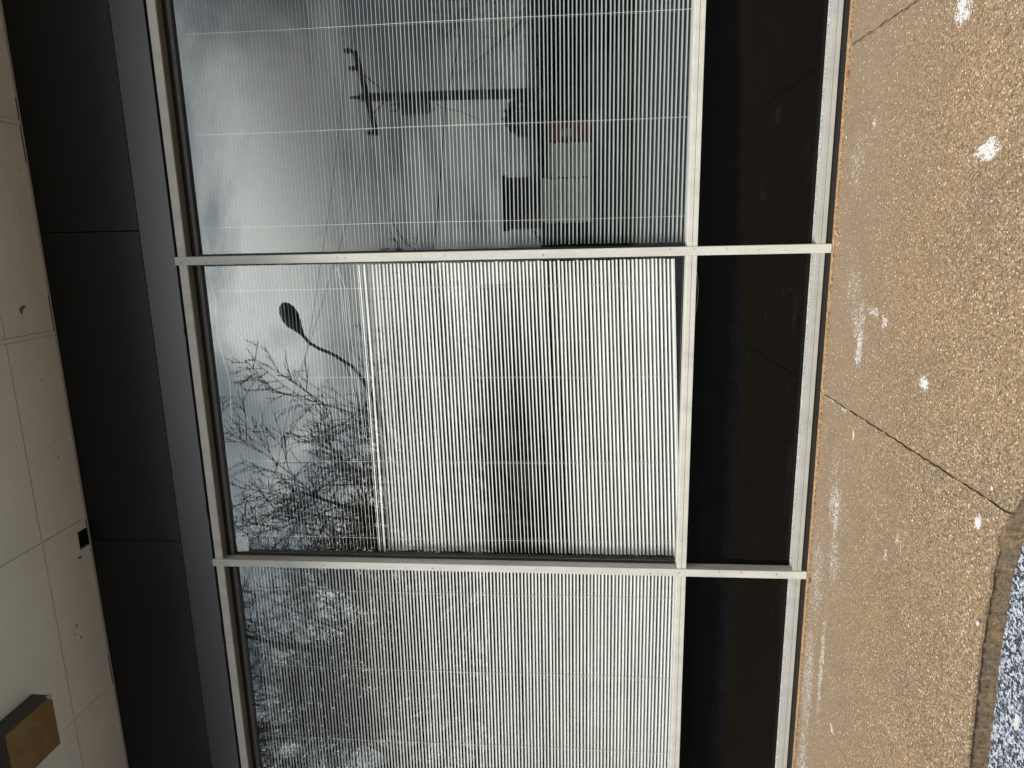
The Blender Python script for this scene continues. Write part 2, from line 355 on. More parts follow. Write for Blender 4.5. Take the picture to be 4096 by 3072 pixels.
tag(MB().box(-150, 150, -13, 0.3, -0.4, -0.085).build('road', 'asphalt'), kind='structure')
tag(MB().box(-500, 500, -500, 500, -0.8, -0.41).build('ground', 'grass'), kind='structure')
tag(MB().box(-150, 150, -150, -13.0, -0.40, -0.07).build('verge', 'grass'), kind='structure')

# ---------------------------------------------------------------- the office building
BW = 2.064
B = thing('office_building', 'storefront of an office building with weathered white mullions, black lower panels and beige soffit', 'building', (0, 0, 0))
MX = [BW, 0.0, -BW, -2 * BW]
DEP = 0.07
for i, x in enumerate(MX):
    hw = 0.026
    m = MB().box(x - hw, x + hw, -0.006, DEP + 0.05, 0.010, 4.003)
    mo = m.build('mullion', 'frame', B, bevel=0.003)
    if i in (1, 2):
        zs = ([3.96, 3.905, 3.87, 3.80, 3.73, 3.66, 2.95, 2.9, 2.28, 1.68, 0.93, 0.79, 0.60, 0.42] if i == 1 else [3.95, 3.2, 2.73, 2.64, 2.45, 1.75, 1.0, 0.83, 0.815, 0.56, 0.42, 0.2])
        for z in zs:
            cx = x + rnd.uniform(-0.012, 0.012); r = rnd.uniform(0.0022, 0.004)
            MB().tube([(cx, -0.0075, z), (cx, -0.004, z)], r, 7).build('screw_hole', 'dark', mo)
for i in range(3):
    xr = MX[i] - 0.026; xl = MX[i + 1] + 0.026
    # head rail
    h_ = MB().box(xl, xr, 0.0, DEP, 3.928, 3.982).build('head_rail', 'head', B, bevel=0.002)
    MB().box(xl, xr, 0.006, DEP + 0.03, 3.9245, 3.9279).build('reveal', 'reveal', h_)
    MB().box(xl, xr, DEP - 0.006, DEP + 0.028, 3.894, 3.9243).build('glazing_gasket', 'gasket', h_)
    MB().box(xl + 0.004, xr - 0.004, DEP - 0.012, DEP + 0.024, 3.872, 3.8938).build('glazing_bead', 'bead', h_)
    # side beads of the pane
    for (xa, xb) in ((xl, xl + 0.012), (xr - 0.012, xr)):
        MB().box(xa, xb, DEP - 0.002, DEP + 0.02, 0.832, 3.871).build('side_gasket', 'gasket', h_)
    # middle rail: two bars with a groove
    m_ = MB().box(xl, xr, 0.000, 0.05, 0.8015, 0.829).box(xl, xr, 0.001, 0.05, 0.771, 0.799).box(xl, xr, 0.006, 0.10, 0.773, 0.8265)
    r_ = m_.build('middle_rail', 'frame', B, bevel=0.0015)
    MB().box(xl + .001, xr - .001, 0.052, 0.066, 0.8267, 0.834).build('glazing_bead', 'sill', r_)
    # sill: two bars, dusty ledge
    m_ = MB().box(xl, xr, 0.000, 0.05, 0.0705, 0.096).box(xl, xr, 0.001, 0.05, 0.044, 0.0685).box(xl, xr, 0.006, 0.05, 0.046, 0.094)
    s_ = m_.build('sill', 'sill', B, bevel=0.0015)
    MB().box(xl, xr, 0.0505, DEP + 0.02, 0.06, 0.0985).build('dusty_ledge', 'ledge', s_)
    MB().box(xl, xr, 0.012, DEP, -0.02, 0.0435).build('base_gap_black', 'gasket', s_)  # black fill painted in for the dark gap under the sill bars
    # glass pane, lower panel
    MB().box(xl + 0.002, xr - 0.002, DEP + 0.012, DEP + 0.0121, 0.829, 3.90)
    MB().poly([(xl + .002, DEP + .010, .829), (xr - .002, DEP + .010, .829), (xr - .002, DEP + .010, 3.899), (xl + .002, DEP + .010, 3.899)]).build('glass_pane', 'glass', B)
    lp = MB().box(xl + 0.002, xr - 0.002, DEP + 0.004, DEP + 0.03, 0.099, 0.7725).build('lower_panel', 'black', B)
# fascia: lower strip, panels with seams
MB().box(-12, 10, 0.03, 0.34, 3.9825, 4.0).build('head_gap_black', 'gasket', B)  # black fill stands in for the shadow gap above the head rail
MB().box(-12, 10, -0.004, 0.33, 3.9975, 4.2115).build('fascia_strip', 'fascia_low', B)
seams = [-12, -10.3, -8.2, -6.1, -4.005, -1.906, 0.193, 2.292, 4.39, 6.49, 8.6, 10]
for a, b in zip(seams, seams[1:]):
    MB().box(a + 0.0025, b - 0.0025, -0.009, 0.33, 4.2117, 4.93).build('fascia_panel', 'fascia', B, bevel=0.002)
# small curl of torn sealant along the black gap above the head rail
for (x, l) in ((-1.58, 0.22), (-2.45, 0.3), (-0.4, 0.1)):
    MB().tube([(x, -0.008, 3.992), (x - l * .4, -0.016, 3.995), (x - l, -0.006, 3.991)], 0.003, 5).build('torn_sealant', 'bead', B)
# soffit panels
SZ = 4.879
xs = [-9.51, -8.215, -6.92, -5.622, -4.327, -3.031, -1.736, -0.441, 0.855, 2.15, 3.445, 4.74, 6.04, 7.33, 8.63]
for a, b in zip(xs, xs[1:]):
    g = 0.0022
    if a == -3.031:       # the panel with the torn-out corner beside the wall
        MB().box(a + g, -1.936, -0.413, -0.0115, SZ, SZ + 0.02).box(-1.9358, -1.805, -0.413, -0.113, SZ, SZ + 0.02).box(-1.8048, b - g, -0.413, -0.0115, SZ, SZ + 0.02).build('soffit_panel', 'soffit', B)
    else:
        MB().box(a + g, b - g, -0.413, -0.0115, SZ, SZ + 0.02).build('soffit_panel', 'soffit', B)
    MB().box(a + g, b - g, -1.25, -0.4165, SZ + 0.001, SZ + 0.021).build('soffit_panel', 'soffit', B)
MB().box(-9.51, 8.63, -1.25, 0.2, SZ + 0.10, SZ + 0.13).build('soffit_void', 'dark', B)
MB().box(-9.51, 8.63, -1.26, -0.01, SZ + 0.0215, SZ + 0.03).box(-1.93, -1.81, -0.11, -0.0, SZ + 0.018, SZ + 0.10).build('soffit_backing', 'joint', B)
MB().box(-1.934, -1.807, -0.1115, -0.012, SZ + 0.0145, SZ + 0.0150).build('hole_black_plate', 'dark', B)  # black plate painted in as the darkness inside the hole
MB().box(-9.51, 8.63, -0.0225, -0.0095, SZ - 0.006, SZ - 0.0005).build('edge_trim', 'white_trim', B)
for (x, w_) in ((-0.441, 0.03), (0.855, 0.03)):
    MB().box(x - w_ / 2, x + w_ / 2, -1.25, -0.024, SZ - 0.0030, SZ - 0.0002).build('joint_cover', 'soffit', B)
    for q_ in (-1, 1): MB().box(x + q_ * w_ / 2 - .001, x + q_ * w_ / 2 + .001, -1.24, -0.024, SZ - 0.0034, SZ - 0.0001).build('cover_edge', 'joint', B)
for (xa, xb) in ((0.62, 0.84), (0.87, 1.0), (-0.43, -0.2), (-3.03, -2.8), (-1.80, -1.75)):
    MB().box(xa, xb, -0.0245, -0.0226, SZ - 0.0045, SZ - 0.0001).build('edge_gap', 'dark', B)
for (x, y, rx, ry) in ((-0.27, -.26, .028, .018), (-0.25, -.235, .012, .018), (-2.42, -.26, .012, .01), (-2.47, -.29, .010, .006), (-2.52, -.24, .014, .009), (-1.98, -.13, .014, .02), (0.33, -0.14, .005, .005), (-0.70, -.13, .004, .006), (-2.16, -.20, .006, .006), (-1.25, -.17, .008, .008), (-0.72, -.2, .005, .005)):
    n = 9; MB().poly([(x + rx * rnd.uniform(.6, 1.2) * math.cos(k * 2 * math.pi / n), y - ry * rnd.uniform(.6, 1.2) * math.sin(k * 2 * math.pi / n), SZ - 0.0012) for k in range(n)]).build('soffit_stain', 'stain', B)
MB().box(-9.6, 8.7, -1.30, -1.25, SZ - 0.03, SZ + 0.45).box(-9.6, 8.7, -1.25, 8, SZ + 0.40, SZ + 0.45).build('roof', 'white_trim', B)
# brick piers either side of the storefront
MB().box(-9.51, MX[3] - 0.026, 0.02, 0.35, -0.1, 3.9820).build('brick_wall', 'brick', B)
MB().box(MX[0] + 0.026, 8.63, 0.02, 0.35, -0.1, 3.9820).build('brick_wall', 'brick', B)
# the dim room behind the glass
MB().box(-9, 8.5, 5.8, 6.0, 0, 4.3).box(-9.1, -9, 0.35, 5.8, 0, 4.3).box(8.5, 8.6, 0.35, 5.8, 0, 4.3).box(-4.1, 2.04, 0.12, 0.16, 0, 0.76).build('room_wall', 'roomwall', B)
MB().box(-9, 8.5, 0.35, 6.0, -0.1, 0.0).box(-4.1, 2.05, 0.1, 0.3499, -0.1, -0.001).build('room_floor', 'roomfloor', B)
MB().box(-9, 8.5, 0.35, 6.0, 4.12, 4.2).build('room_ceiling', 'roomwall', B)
# caulk between sill and paving
ck = MB(); P1 = []; P2 = []
for i in range(0, 641):
    x = -4.15 + i * 0.01; P1.append((x, -0.024 + rnd.uniform(-0.005, 0.005))); P2.append((x, 0.010))
ck.prism(P1 + P2[::-1], -0.02, 0.007); ck.build('caulk_joint', 'caulk', B)

MB().tube([(-0.075, DEP + .002, .768), (-0.16, DEP + .002, .752), (-0.24, DEP + .002, .745), (-0.33, DEP + .002, .750), (-0.44, DEP + .002, .768)], 0.0022, 5).build('scratch_arc', 'sill', B)
# ---------------------------------------------------------------- light on the soffit
LT = thing('soffit_light', 'square ceiling light with amber diffuser and dark bronze sides under the soffit', 'light', (-2.795, -0.88, SZ))
h = MB(); x0, x1, y0, y1, z0, z1 = -2.97, -2.62, -1.06, -0.70, SZ - 0.125, SZ - 0.001
h.box(x0, x1, y0, y1, z0, z1); h.build('housing', 'bronze', LT, bevel=0.004)
c_ = 0.028
pl_ = [(x0 + .003, y0 + .003), (x1 - .003, y0 + .003), (x1 - .003, y1 - .003 - c_), (x1 - .003 - c_, y1 - .003), (x0 + .003, y1 - .003)]
MB().prism(pl_, z0 - 0.012, z0 - 0.0005).build('diffuser', 'amber', LT, bevel=0.004)
MB().box(x1 - 0.06, x1 + 0.004, y1 - 0.03, y1 + 0.003, z0 - 0.004, z0 + 0.01).build('corner_clip', 'white_trim', LT)

# ---------------------------------------------------------------- blinds
BY = 0.165
PITCH = 0.0242; SWD = 0.029
def blind(label, xl, xr, ztop, zbot, ang, dz, mat, cords, wob=0.02, seed=1, twist=None):
    rr = random.Random(seed)
    t = thing('window_blind', label, 'blind', ((xl + xr) / 2, BY, ztop), 'horizontal blinds hanging behind the storefront glass')
    sl = MB(); z = ztop - 0.05; k = 0
    while z > zbot:
        th = R(ang(z)) + rr.gauss(0, R(1.3)); e = rr.gauss(0, 0.0008)
        n = 26; b = len(sl.v); ph = rr.uniform(0, 6.28); am = rr.uniform(0, wob) * 0.045; sh = rr.uniform(-0.003, 0.003)
        for i in range(n + 1):
            x = xl + sh + (xr - xl) * i / n
            zz = z + e + dz(x, z) + am * math.sin(3.1 * x + ph)
            th2 = th + R(2.2) * math.sin(1.7 * x + ph * 1.7) + R(1.2) * math.sin(5.3 * x + ph)
            if twist: th2 += R(twist(x, z))
            for j in range(4):
                s = -0.5 + j / 3.0; crown = 0.0022 * (1 - (2 * s) ** 2)
                yy = s * SWD; y_ = yy * math.cos(th2) - crown * math.sin(th2); z_ = yy * math.sin(th2) + crown * math.cos(th2)
                sl.v.append((x, BY + y_, zz + z_))
        for i in range(n):
            for j in range(3):
                a = b + i * 4 + j; sl.f.append((a, a + 4, a + 5, a + 1))
        z -= PITCH; k += 1
    so_ = sl.build('slats', mat, t)
    sm = so_.modifiers.new('thickness', 'SOLIDIFY'); sm.thickness = 0.0006
    MB().box(xl, xr, BY - 0.016, BY + 0.016, ztop - 0.03, ztop).build('head_box', mat, t)
    br = MB(); n = 10; b = len(br.v)
    for i in range(n):
        xa = xl + (xr - xl) * i / n; xb = xl + (xr - xl) * (i + 1) / n
        za = zbot + dz(xa, zbot); zb = zbot + dz(xb, zbot)
        bb = len(br.v)
        for (x, zc) in ((xa, za), (xb, zb)):
            for (yy, zz) in ((-.012, -.006), (.012, -.006), (.012, .006), (-.012, .006)): br.v.append((x, BY + yy, zc + zz))
        br.f += [(bb, bb + 1, bb + 5, bb + 4), (bb + 1, bb + 2, bb + 6, bb + 5), (bb + 2, bb + 3, bb + 7, bb + 6), (bb + 3, bb, bb + 4, bb + 7)]
    br.build('bottom_rail', mat, t)
    for cx in cords:
        for off in (-1, 1):
            pts = [(cx + 0.002 * math.sin(z * 3 + cx), BY + off * 0.0155, zz) for z, zz in [(q, q) for q in [zbot + dz(cx, zbot) + (ztop - zbot) * i / 12 for i in range(13)]]]
            MB().tube(pts, 0.0016 if off < 0 else 0.0008, 4).build('ladder_cord', 'cord', t)
    return t
b1 = blind('grey blind in the bay nearest the photo top, slats open, over the pale paper stacks', 0.052, BW - 0.045, 4.02, 0.80, lambda z: 19.5, lambda x, z: 0, 'slat_grey', (0.204, 0.771, 1.351, 1.93), seed=3)
def dz2(x, z):
    f = min(1, max(0, (3.2 - z) / 2.3)); return -0.047 * (abs(x) - 0.05) * f + (0.0035 if z > 1.655 else -0.0035) * max(0, 1 - abs(z - 1.655) / 0.25) * max(0, 1 - abs(x + 0.4) / 1.2)
b2 = blind('white blind in the middle bay, upper slats open, lower slats nearly shut', -BW + 0.040, -0.048, 4.02, 0.886, lambda z: 20 if z > 2.83 else 47 - 17 * (2.83 - z) / 2.0 , dz2, 'slat_white', (-0.201, -0.787, -1.371, -1.93), seed=5, twist=lambda x, z: -24 * math.exp(-((z - 1.90) / 0.26) ** 2) * min(1, max(0, (-x + 0.1) / 1.5)) + (3 if -x < 0.6 else 0) * (0.6 + x) / 0.6)
b3 = blind('white evenly closed blind behind the tree reflections in the bay nearest the photo bottom', -2 * BW + 0.045, -BW - 0.035, 4.02, 0.80, lambda z: 44 - 8 * (4.0 - z) / 3.2, lambda x, z: 0, 'slat_dull', (-2.344, -2.963, -3.57), seed=9)
# two wide doubled slats and a loose cord where the middle blind changes
for (z, w, yo, a) in ((2.862, 0.009, -0.010, 60), (2.828, 0.014, -0.008, 62)):
    m = MB(); n = 12
    for i in range(n):
        xa = -BW + .04 + (BW - .088) * i / n; xb = -BW + .04 + (BW - .088) * (i + 1) / n
        bb = len(m.v)
        for x in (xa, xb):
            zc = z + dz2(x, 2.85) + .003 * math.sin(2 * x)
            m.v += [(x, BY - 0.016 + yo - w * .3, zc - w / 2), (x, BY - 0.016 + yo, zc + w / 2), (x, BY - 0.014 + yo, zc + w / 2), (x, BY - 0.014 + yo - w * .3, zc - w / 2)]
        m.f += [(bb, bb + 4, bb + 5, bb + 1), (bb + 1, bb + 5, bb + 6, bb + 2), (bb + 2, bb + 6, bb + 7, bb + 3), (bb + 3, bb + 7, bb + 4, bb)]
    m.build('doubled_slat', 'slat_white', b2)
MB().tube([(-0.06, BY - .03, 3.005), (-0.10, BY - .03, 2.99), (-0.21, BY - .03, 2.955), (-0.5, BY - .03, 2.945), (-1.2, BY - .028, 2.90)], 0.0018, 4).build('loose_cord', 'cord', b2)
MB().tube([(-0.06, BY - .03, 3.005), (-0.2, BY - .032, 2.985), (-0.5, BY - .032, 2.972), (-1.2, BY - .03, 2.94)], 0.0018, 4).build('loose_cord', 'cord', b2)
MB().tube([(-0.055, BY - .04, 3.87), (-0.25, BY - .04, 3.835), (-0.5, BY - .04, 3.85), (-0.8, BY - .04, 3.80), (-1.1, BY - .04, 3.82)], 0.003, 4).build('loose_cord', 'cord', b2)

# ---------------------------------------------------------------- sticker and things behind the first blind
stk = MB().poly([(-2.012, DEP + 0.0085, 3.775), (-1.908, DEP + 0.0085, 3.768), (-1.900, DEP + 0.0085, 3.850), (-1.918, DEP + 0.0085, 3.862), (-2.018, DEP + 0.0085, 3.857)]).build('window_sticker', 'sticker')
sm = stk.modifiers.new('thickness', 'SOLIDIFY'); sm.thickness = 0.0005
tag(stk, 'small white paper sticker, tree reflections painted in its mottle, on the glass in the upper corner of the middle window', 'sticker')
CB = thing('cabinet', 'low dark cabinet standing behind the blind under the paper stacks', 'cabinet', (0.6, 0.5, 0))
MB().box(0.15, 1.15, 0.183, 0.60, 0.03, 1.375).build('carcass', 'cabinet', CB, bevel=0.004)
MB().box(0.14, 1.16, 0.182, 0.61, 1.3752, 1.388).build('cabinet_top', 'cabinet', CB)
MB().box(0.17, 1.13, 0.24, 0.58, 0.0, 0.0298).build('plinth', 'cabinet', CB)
for (nm, x0, x1, z1, lab) in (('paper_stack', 0.455, 0.655, 1.640, 'shorter stack of pale cream papers behind the blind, beside the red box'), ('paper_stack', 0.188, 0.447, 1.690, 'taller stack of pale cream papers behind the blind, nearest the mullion')):
    m = MB(); z = 1.3885; k = 0
    while z < z1 - 0.004:
        hh = rnd.uniform(0.006, 0.022); hh = min(hh, z1 - z); o = rnd.uniform(-0.005, 0.005); m.box(x0 + o, x1 + o, 0.1835 + rnd.uniform(0, .006), 0.50, z, z + hh - 0.0012); z += hh; k += 1
    tag(m.build(nm, 'paper'), lab, 'papers', 'stacks of pale paper behind the blind')
RB = thing('card_box', 'faded red and white card box behind the blind beside the paper stacks', 'box', (0.73, 0.3, 1.388))
MB().box(0.668, 0.775, 0.186, 0.45, 1.3885, 1.640).build('box_body', 'red', RB, bevel=0.002)
MB().box(0.690, 0.735, 0.1845, 0.1858, 1.50, 1.58).build('box_label', 'cardwhite', RB)

# ---------------------------------------------------------------- crumbs on the paving
def pebble(x, y, r, label, mat='cardwhite'):
    m = MB(); m.ball((x, y, r * 0.45), r, r * rnd.uniform(.6, .9), r * 0.5, 8, 5, 0.15); tag(m.build('pebble', mat, None, True), label, 'pebble', 'pale pebbles on the paving')
pebble(0.60, -0.075, 0.008, 'small pale pebble on the caulk line beside the black panels')
pebble(-1.16, -1.20, 0.006, 'tiny pale pebble on the tan paving near the joint')
pebble(-0.81, -1.72, 0.010, 'white pebble on the paving corner by the open joint')
pebble(-1.33, -1.745, 0.011, 'cream pebble on the paving edge above the kerb')
pebble(-0.12, -1.78, 0.007, 'rounded cream pebble at the photo edge on the open paving')
tag(MB().box(-1.655, -1.600, -1.905, -1.885, -0.084, -0.078).build('paper_scrap', 'cardwhite'), 'white scrap of paper lying on the speckled asphalt', 'paper')
def straw(p, q, label):
    m = MB().tube([p, ((p[0] + q[0]) / 2, (p[1] + q[1]) / 2, p[2] + .004), q], 0.0022, 5); tag(m.build('straw_stalk', 'straw'), label, 'straw', 'dry stalks by the sill')
M['straw'] = plain('dry_straw', (0.62, 0.48, 0.30), 0.8)
straw((0.10, -0.035, .010), (0.065, -0.075, .004), 'straight pale stalk lying by the sill above the first mullion foot')
straw((0.015, -0.06, .004), (0.035, -0.11, .004), 'short bent stalk on the paving by the first mullion foot')
M['leafy'] = plain('brown_leaf', (0.07, 0.035, 0.02), 0.8)
lf = MB().poly([(-2.07, -0.03, .006), (-2.085, -0.055, .010), (-2.075, -0.075, .008), (-2.06, -0.055, .016)]).poly([(-2.07, -0.03, .007), (-2.06, -0.055, .016), (-2.045, -0.07, .007)]).build('dry_leaf', 'leafy')
tag(lf, 'tiny dark dry leaf at the foot of the second mullion', 'leaf')
st_ = MB().ball((0.93, -0.036, 0.006), 0.018, 0.010, 0.008, 8, 5, .3)
M['rust'] = plain('red_brown_crumb', (0.28, 0.10, 0.05), 0.9)
tag(st_.build('caulk_crumb', 'rust'), 'red brown crumb of old caulk at the sill near the photo top', 'crumb')

# ---------------------------------------------------------------- street behind the camera (seen mirrored in the glass)
GZ = -0.07
lamp = thing('street_lamp', 'street lamp with oval head on a curved arm, mirrored in the middle window', 'street lamp', (-4.3, -9, GZ - .02))
MB().tube([(-4.3, -9, GZ - .02), (-4.3, -9, 3), (-4.3, -9, 5.6)], [0.10, 0.08, 0.055], 10).build('pole', 'lampgrey', lamp, True)
MB().tube([(-4.3, -9, 5.25), (-3.7, -9, 5.42), (-3.14, -9, 5.60), (-2.75, -9, 5.78), (-2.45, -9, 5.98), (-2.2, -9, 6.35), (-2.06, -9, 6.68), (-1.95, -9, 6.86), (-1.80, -9, 6.97), (-1.70, -9, 7.03)], [.055, .05, .045, .04, .037, .035, .034, .034, .036, .045], 8).build('arm', 'lampgrey', lamp, True)
hd = MB(); hd.tube([(-1.74, -9, 7.0), (-1.66, -9, 7.06), (-1.55, -9.0, 7.13), (-1.42, -9, 7.20), (-1.28, -9, 7.26), (-1.18, -9, 7.31), (-1.13, -9, 7.34)], [.05, .085, .15, .185, .17, .11, .03], 12)
hd.build('lamp_head', 'lampgrey', lamp, True)
MB().ball((-1.42, -8.99, 7.13), 0.15, 0.12, 0.10, 12, 8).build('lens', 'darkglass', lamp, True)

up = thing('utility_pole', 'wooden utility pole with crossarm and transformer, mirrored in the first window', 'utility pole', (3.62, -14, GZ))
MB().tube([(3.58, -14, GZ), (3.60, -14, 3.0), (3.66, -14, 6.95)], [0.14, 0.122, 0.10], 12).build('pole', 'wood', up, True)
MB().tube([(3.66, -14, 6.95), (3.665, -14, 7.1), (3.665, -14, 7.22)], [.06, .04, .03], 8).build('pole_top_pin', 'metal', up, True)
e1 = Vector((4.66, -13.75, 6.88)); e2 = Vector((2.72, -14.22, 6.58))
dirx = (e2 - e1).normalized(); nrm = dirx.cross(Vector((0, 0, 1))).normalized() * 0.05
m = MB(); b = 0
for p in (e1, e2):
    for (sn, sz) in ((-1, -.06), (1, -.06), (1, .06), (-1, .06)): q = p + Vector((0, 0.17, 0)) + nrm * sn; m.v.append((q.x, q.y, q.z + sz))
m.f += [(0, 1, 2, 3), (7, 6, 5, 4), (0, 4, 5, 1), (1, 5, 6, 2), (2, 6, 7, 3), (3, 7, 4, 0)]
ca = m.build('crossarm', 'wood', up)
for f_ in (0.0, 0.20, 0.97):
    p = e1 + (e2 - e1) * f_ + Vector((0, 0.17, 0)); m = MB().tube([(p.x, p.y, p.z + .06), (p.x, p.y, p.z + .10), (p.x, p.y, p.z + .13), (p.x, p.y, p.z + .17), (p.x, p.y, p.z + .21), (p.x, p.y, p.z + .26)], [.025, .075, .04, .075, .04, .06], 8)
    m.build('insulator', 'porcelain', ca, True)
for s_ in (-1, 1):
    q = e1.lerp(e2, 0.5 + 0.23 * s_) + Vector((0, 0.17, 0)); MB().tube([(q.x, q.y, q.z - .05), (3.65, -13.9, 6.15)], 0.018, 5).build('arm_brace', 'metal', up)
tf = MB().tube([(3.36, -13.86, 5.12), (3.36, -13.86, 5.16), (3.36, -13.86, 5.86), (3.36, -13.86, 5.93)], [.15, .185, .185, .12], 14).build('transformer', 'metal', up, False)
for zz in (5.35, 5.7): MB().box(3.42, 3.62, -13.92, -13.86, zz, zz + .05).build('bracket', 'metal', tf)
for k in (-.07, .07): MB().tube([(3.36 + k, -13.86, 5.93), (3.36 + k, -13.86, 6.0), (3.36 + k, -13.86, 6.06), (3.36 + k, -13.86, 6.12)], [.02, .045, .02, .03], 8).build('bushing', 'porcelain', tf)
MB().tube([(3.19, -13.80, 5.85), (3.12, -13.78, 5.6), (3.13, -13.78, 5.2), (3.28, -13.8, 4.98), (3.5, -13.82, 5.02), (3.3, -13.8, 4.80), (3.2, -13.8, 4.3), (3.0, -13.8, 3.9)], 0.010, 5).build('service_cable', 'wire', up)
def wire(pts, r, label):
    P = [Vector(p) for p in pts]; m = MB()
    for a, b in zip(P, P[1:]):
        n = 14; sag = 0.010 * (b - a).length; m.tube([a.lerp(b, i / n) - Vector((0, 0, sag * 4 * (i / n) * (1 - i / n))) for i in range(n + 1)], r, 4)
    tag(m.build('power_line', 'wire'), label, 'power line', 'wires strung over the street')
wire([(16, -27, 7.2), (4.6, -13.6, 7.1), (-2.2, -9.0, 6.95), (-9, -3.5, 7.2)], 0.0045, 'thin power line from the outer crossarm insulator, mirrored in the windows')
wire([(14, -29, 7.0), (2.75, -14.1, 6.82), (-2.6, -8.0, 6.8), (-9, -2.5, 7.2)], 0.0045, 'thin power line from the inner crossarm insulator, mirrored in the windows')
wire([(14, -27, 4.9), (3.58, -13.87, 4.7), (-1.2, -11.5, 4.9), (-22, -9.5, 6.0)], 0.015, 'thick dark cable strung low below the transformer, mirrored in the first window')

def tree(label, x, y, height, seed, limbs=7, r0=0.15, wide=1.0, tw=0.009, dens=1.0, maxlev=5, trunk=0.22):
    rr = random.Random(seed); t = thing('bare_tree', label, 'tree', (x, y, GZ), 'bare winter trees across the street')
    tr = MB(); cr = MB()
    CH = {1: 9, 2: 6, 3: 6, 4: 2}; SEG = {1: 9, 2: 6, 3: 4, 4: 3, 5: 2}
    def branch(p, d, r, ln, lev):
        n = SEG[lev]; q = p.copy(); dd = d.copy(); pts = [q.copy()]; rad = [r]; nd = []
        bend = Vector((rr.gauss(0, 1), rr.gauss(0, 1), rr.gauss(0, .6) + (0.5 if lev < 3 else 0.15))) * 0.07
        for i in range(n):
            w = 0.05 if lev < 3 else 0.10
            dd = (dd + bend + Vector((rr.gauss(0, w), rr.gauss(0, w), rr.gauss(0, w)))).normalized()
            q = q + dd * ln / n; pts.append(q.copy()); rad.append(max(tw * .7, r * (1 - 0.85 * (i + 1) / n))); nd.append((q.copy(), dd.copy(), rad[-1]))
        cr.tube(pts, rad, 7 if lev == 1 else (4 if lev == 2 else 3), cap=False)
        if lev >= maxlev: return
        for c in range(CH[lev]):
            if rr.random() > dens: continue
            f = 0.12 + 0.86 * (c + rr.uniform(.2, .8)) / CH[lev]; k = min(n - 1, int(f * n)); a, ad, ar = nd[k]; b_ = pts[k]
            a = b_.lerp(a, f * n - k)
            side = ad.orthogonal().normalized(); side.rotate(Matrix.Rotation(rr.uniform(0, 6.283), 4, ad))
            an = R(rr.uniform(28, 58)); v = (ad * math.cos(an) + side * math.sin(an) + Vector((0, 0, .10))).normalized()
            branch(a, v, max(tw, min(ar, r) * rr.uniform(.45, .7)), ln * (0.60 - 0.22 * f) * rr.uniform(.7, 1.2), lev + 1)
    th = height * trunk; top = Vector((x + rr.uniform(-.1, .1), y, GZ + th))
    tr.tube([(x, y, GZ - .02), (x, y, GZ + .25), (x + .03, y, GZ + th * .5), top], [r0 * 1.45, r0 * 1.1, r0 * .95, r0 * .85], 9, False)
    for l in range(limbs):
        az = 2 * math.pi * l / limbs + rr.uniform(-.3, .3); inc = R(rr.uniform(12, 48)) * wide if l else R(6)
        d = Vector((math.sin(inc) * math.cos(az), math.sin(inc) * math.sin(az), math.cos(inc)))
        branch(top - Vector((0, 0, rr.uniform(0, th * .25))), d, r0 * rr.uniform(.45, .7), height * (1 - trunk) * rr.uniform(.78, 1.0), 1)
    tr.build('trunk', 'bark', t, True); cr.build('crown', 'bark', t); return t
tree('wide bare tree beside the street lamp, mirrored in the middle window', -7.2, -11.5, 9.7, 21, 11, 0.20, 1.12, 0.010)
tree('smaller bare tree standing behind the street lamp, mirrored in the middle window', -5.6, -17.0, 9.2, 8, 10, 0.13, 1.0, 0.010, 0.006)
tree('bare tree with long fanning limbs, mirrored in the window nearest the photo bottom', -10.8, -10.5, 12.0, 12, 8, 0.17, 1.15)
tree('bare tree mirrored at the photo bottom beyond the fanning one', -15.5, -12.5, 11.5, 33, 8, 0.16, 1.1)
tree('small bushy bare tree behind the utility pole, mirrored in the first window', 10.6, -24, 7.8, 44, 8, 0.12, 1.4, 0.006, maxlev=4)

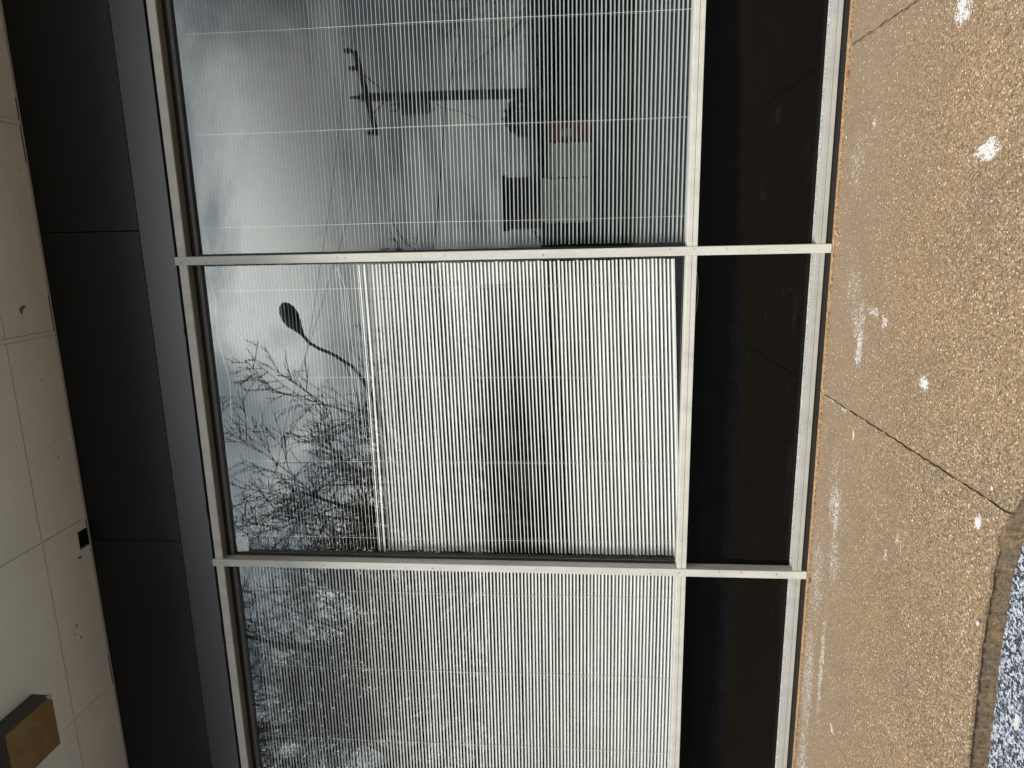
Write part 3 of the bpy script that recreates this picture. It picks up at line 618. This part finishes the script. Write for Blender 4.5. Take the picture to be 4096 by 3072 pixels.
def house(name, label, x0, x1, y0, y1, eave, ridge, wall, roofm, wins, gable_x=False):
    t = thing(name, label, 'house', ((x0 + x1) / 2, (y0 + y1) / 2, GZ))
    w = MB().box(x0, x1, y0, y1, GZ - .05, eave)
    xm = (x0 + x1) / 2; ym = (y0 + y1) / 2
    if gable_x: w.poly([(x0, y1, eave), (x1, y1, eave), (xm, y1, ridge - .1)]); w.poly([(x0, y0, eave), (xm, y0, ridge - .1), (x1, y0, eave)])
    else: w.poly([(x0, y0, eave), (x0, y1, eave), (x0, ym, ridge - .1)]); w.poly([(x1, y0, eave), (x1, ym, ridge - .1), (x1, y1, eave)])
    w.build('wall', wall, t); o = 0.4
    r = MB()
    if gable_x:
        for sx_, xx in ((-1, x0 - o), (1, x1 + o)):
            r.v += [(xx, y0 - o, eave - .1), (xx, y1 + o, eave - .1), (xm, y1 + o, ridge), (xm, y0 - o, ridge), (xx, y0 - o, eave + .05), (xx, y1 + o, eave + .05), (xm, y1 + o, ridge + .15), (xm, y0 - o, ridge + .15)]
    else:
        for sy_, yy in ((-1, y0 - o), (1, y1 + o)):
            r.v += [(x0 - o, yy, eave - .1), (x1 + o, yy, eave - .1), (x1 + o, ym, ridge), (x0 - o, ym, ridge), (x0 - o, yy, eave + .05), (x1 + o, yy, eave + .05), (x1 + o, ym, ridge + .15), (x0 - o, ym, ridge + .15)]
    for b in (0, 8): r.f += [tuple(b + i for i in q) for q in ((0, 1, 2, 3), (7, 6, 5, 4), (0, 4, 5, 1), (1, 5, 6, 2), (2, 6, 7, 3), (3, 7, 4, 0))]
    r.build('roof', roofm, t)
    for (xa, xb, za, zb) in wins:
        f = MB().box(xa, xb, y1 - .02, y1 + .05, za, zb).build('window', 'frame', t); MB().box(xa + .07, xb - .07, y1 + .051, y1 + .058, za + .07, zb - .07).build('pane', 'darkglass', f)
    return t
house('garage', 'low dark building across the street, mirrored in the first window', 1.9, 15.0, -24, -17.5, 2.45, 2.95, 'brick_dark', 'shingle', [(3.5, 5.2, .9, 1.9), (7.0, 8.7, .9, 1.9)])
house('house', 'long house with dark roof, mirrored low in the middle window', -12.0, -2.2, -26, -17.5, 2.7, 4.9, 'brick', 'shingle', [(-11, -9.5, .9, 2.0), (-8, -6.5, .9, 2.0), (-4.5, -3.2, .9, 2.0)])
house('house', 'brown brick house mirrored low behind the trees at the photo bottom', -27, -15.5, -28, -18.5, 2.9, 5.2, 'brick', 'shingle', [(-25, -23, .9, 2.1), (-20, -18, .9, 2.1)])
# clipped hedge along the verge
hg = MB()
for i in range(5200):
    x = rnd.uniform(-1.6, 12.5); y = rnd.uniform(-15.9, -15.0); z = rnd.uniform(GZ, 2.60 + .08 * math.sin(x * 2.3)); r = rnd.uniform(.05, .12)
    a = Vector((rnd.gauss(0, 1), rnd.gauss(0, 1), rnd.gauss(0, 1))).normalized(); b = a.orthogonal().normalized() * r; c = a.cross(b).normalized() * r * .6; p = Vector((x, y, z))
    hg.poly([p - b, p + c, p + b, p - c])
M['hedge'] = plain('dark_evergreen', (0.020, 0.026, 0.016), 0.8, 0.2, 0.4, 5)
hd_ = thing('hedge', 'tall dark evergreen hedge along the far kerb, mirrored low in the first window', 'hedge', (5, -15.4, GZ))
hg.build('foliage', 'hedge', hd_)
MB().box(-1.5, 12.4, -15.7, -15.2, GZ, 2.4).build('branch_mass', 'hedge', hd_)

bs = thing('evergreen_bush', 'round dark evergreen bush at the foot of the utility pole, mirrored in the first window', 'bush', (3.2, -14.9, GZ))
m = MB()
for i in range(2600):
    d = Vector((rnd.gauss(0, 1), rnd.gauss(0, 1), rnd.gauss(0, 1))).normalized() * rnd.uniform(.75, 1) ** .5
    p = Vector((3.15 + d.x * .75, -14.6 + d.y * .7, 1.6 + d.z * 1.75)); r = rnd.uniform(.05, .10); a = Vector((rnd.gauss(0, 1), rnd.gauss(0, 1), rnd.gauss(0, 1))).normalized(); b = a.orthogonal().normalized() * r; c = a.cross(b).normalized() * r * .6
    m.poly([p - b, p + c, p + b, p - c])
m.build('foliage', 'hedge', bs); MB().tube([(3.15, -14.6, GZ), (3.15, -14.6, 2.6)], [.12, .05], 8).build('stem', 'bark', bs)

lw = MB().box(-15, -2.0, -14.6, -14.35, GZ, 0.95).box(-15.05, -1.95, -14.65, -14.30, 0.9502, 1.02).build('low_wall', 'palewall')
tag(lw, 'low pale concrete wall along the far verge, mirrored low in the middle window', 'wall')

sh = thing('dark_shed', 'small dark flat roofed shed behind the hedge, mirrored above the pale paper stacks', 'shed', (1.0, -16.2, GZ))
MB().box(0.28, 1.72, -16.9, -16.0, GZ, 3.42).build('wall', 'brick_dark', sh)
MB().box(0.22, 1.78, -16.98, -15.9, 3.4202, 3.52).build('roof', 'shingle', sh)
MB().box(0.6, 1.3, -15.999, -15.96, GZ, 2.0).build('door', 'darkglass', sh)
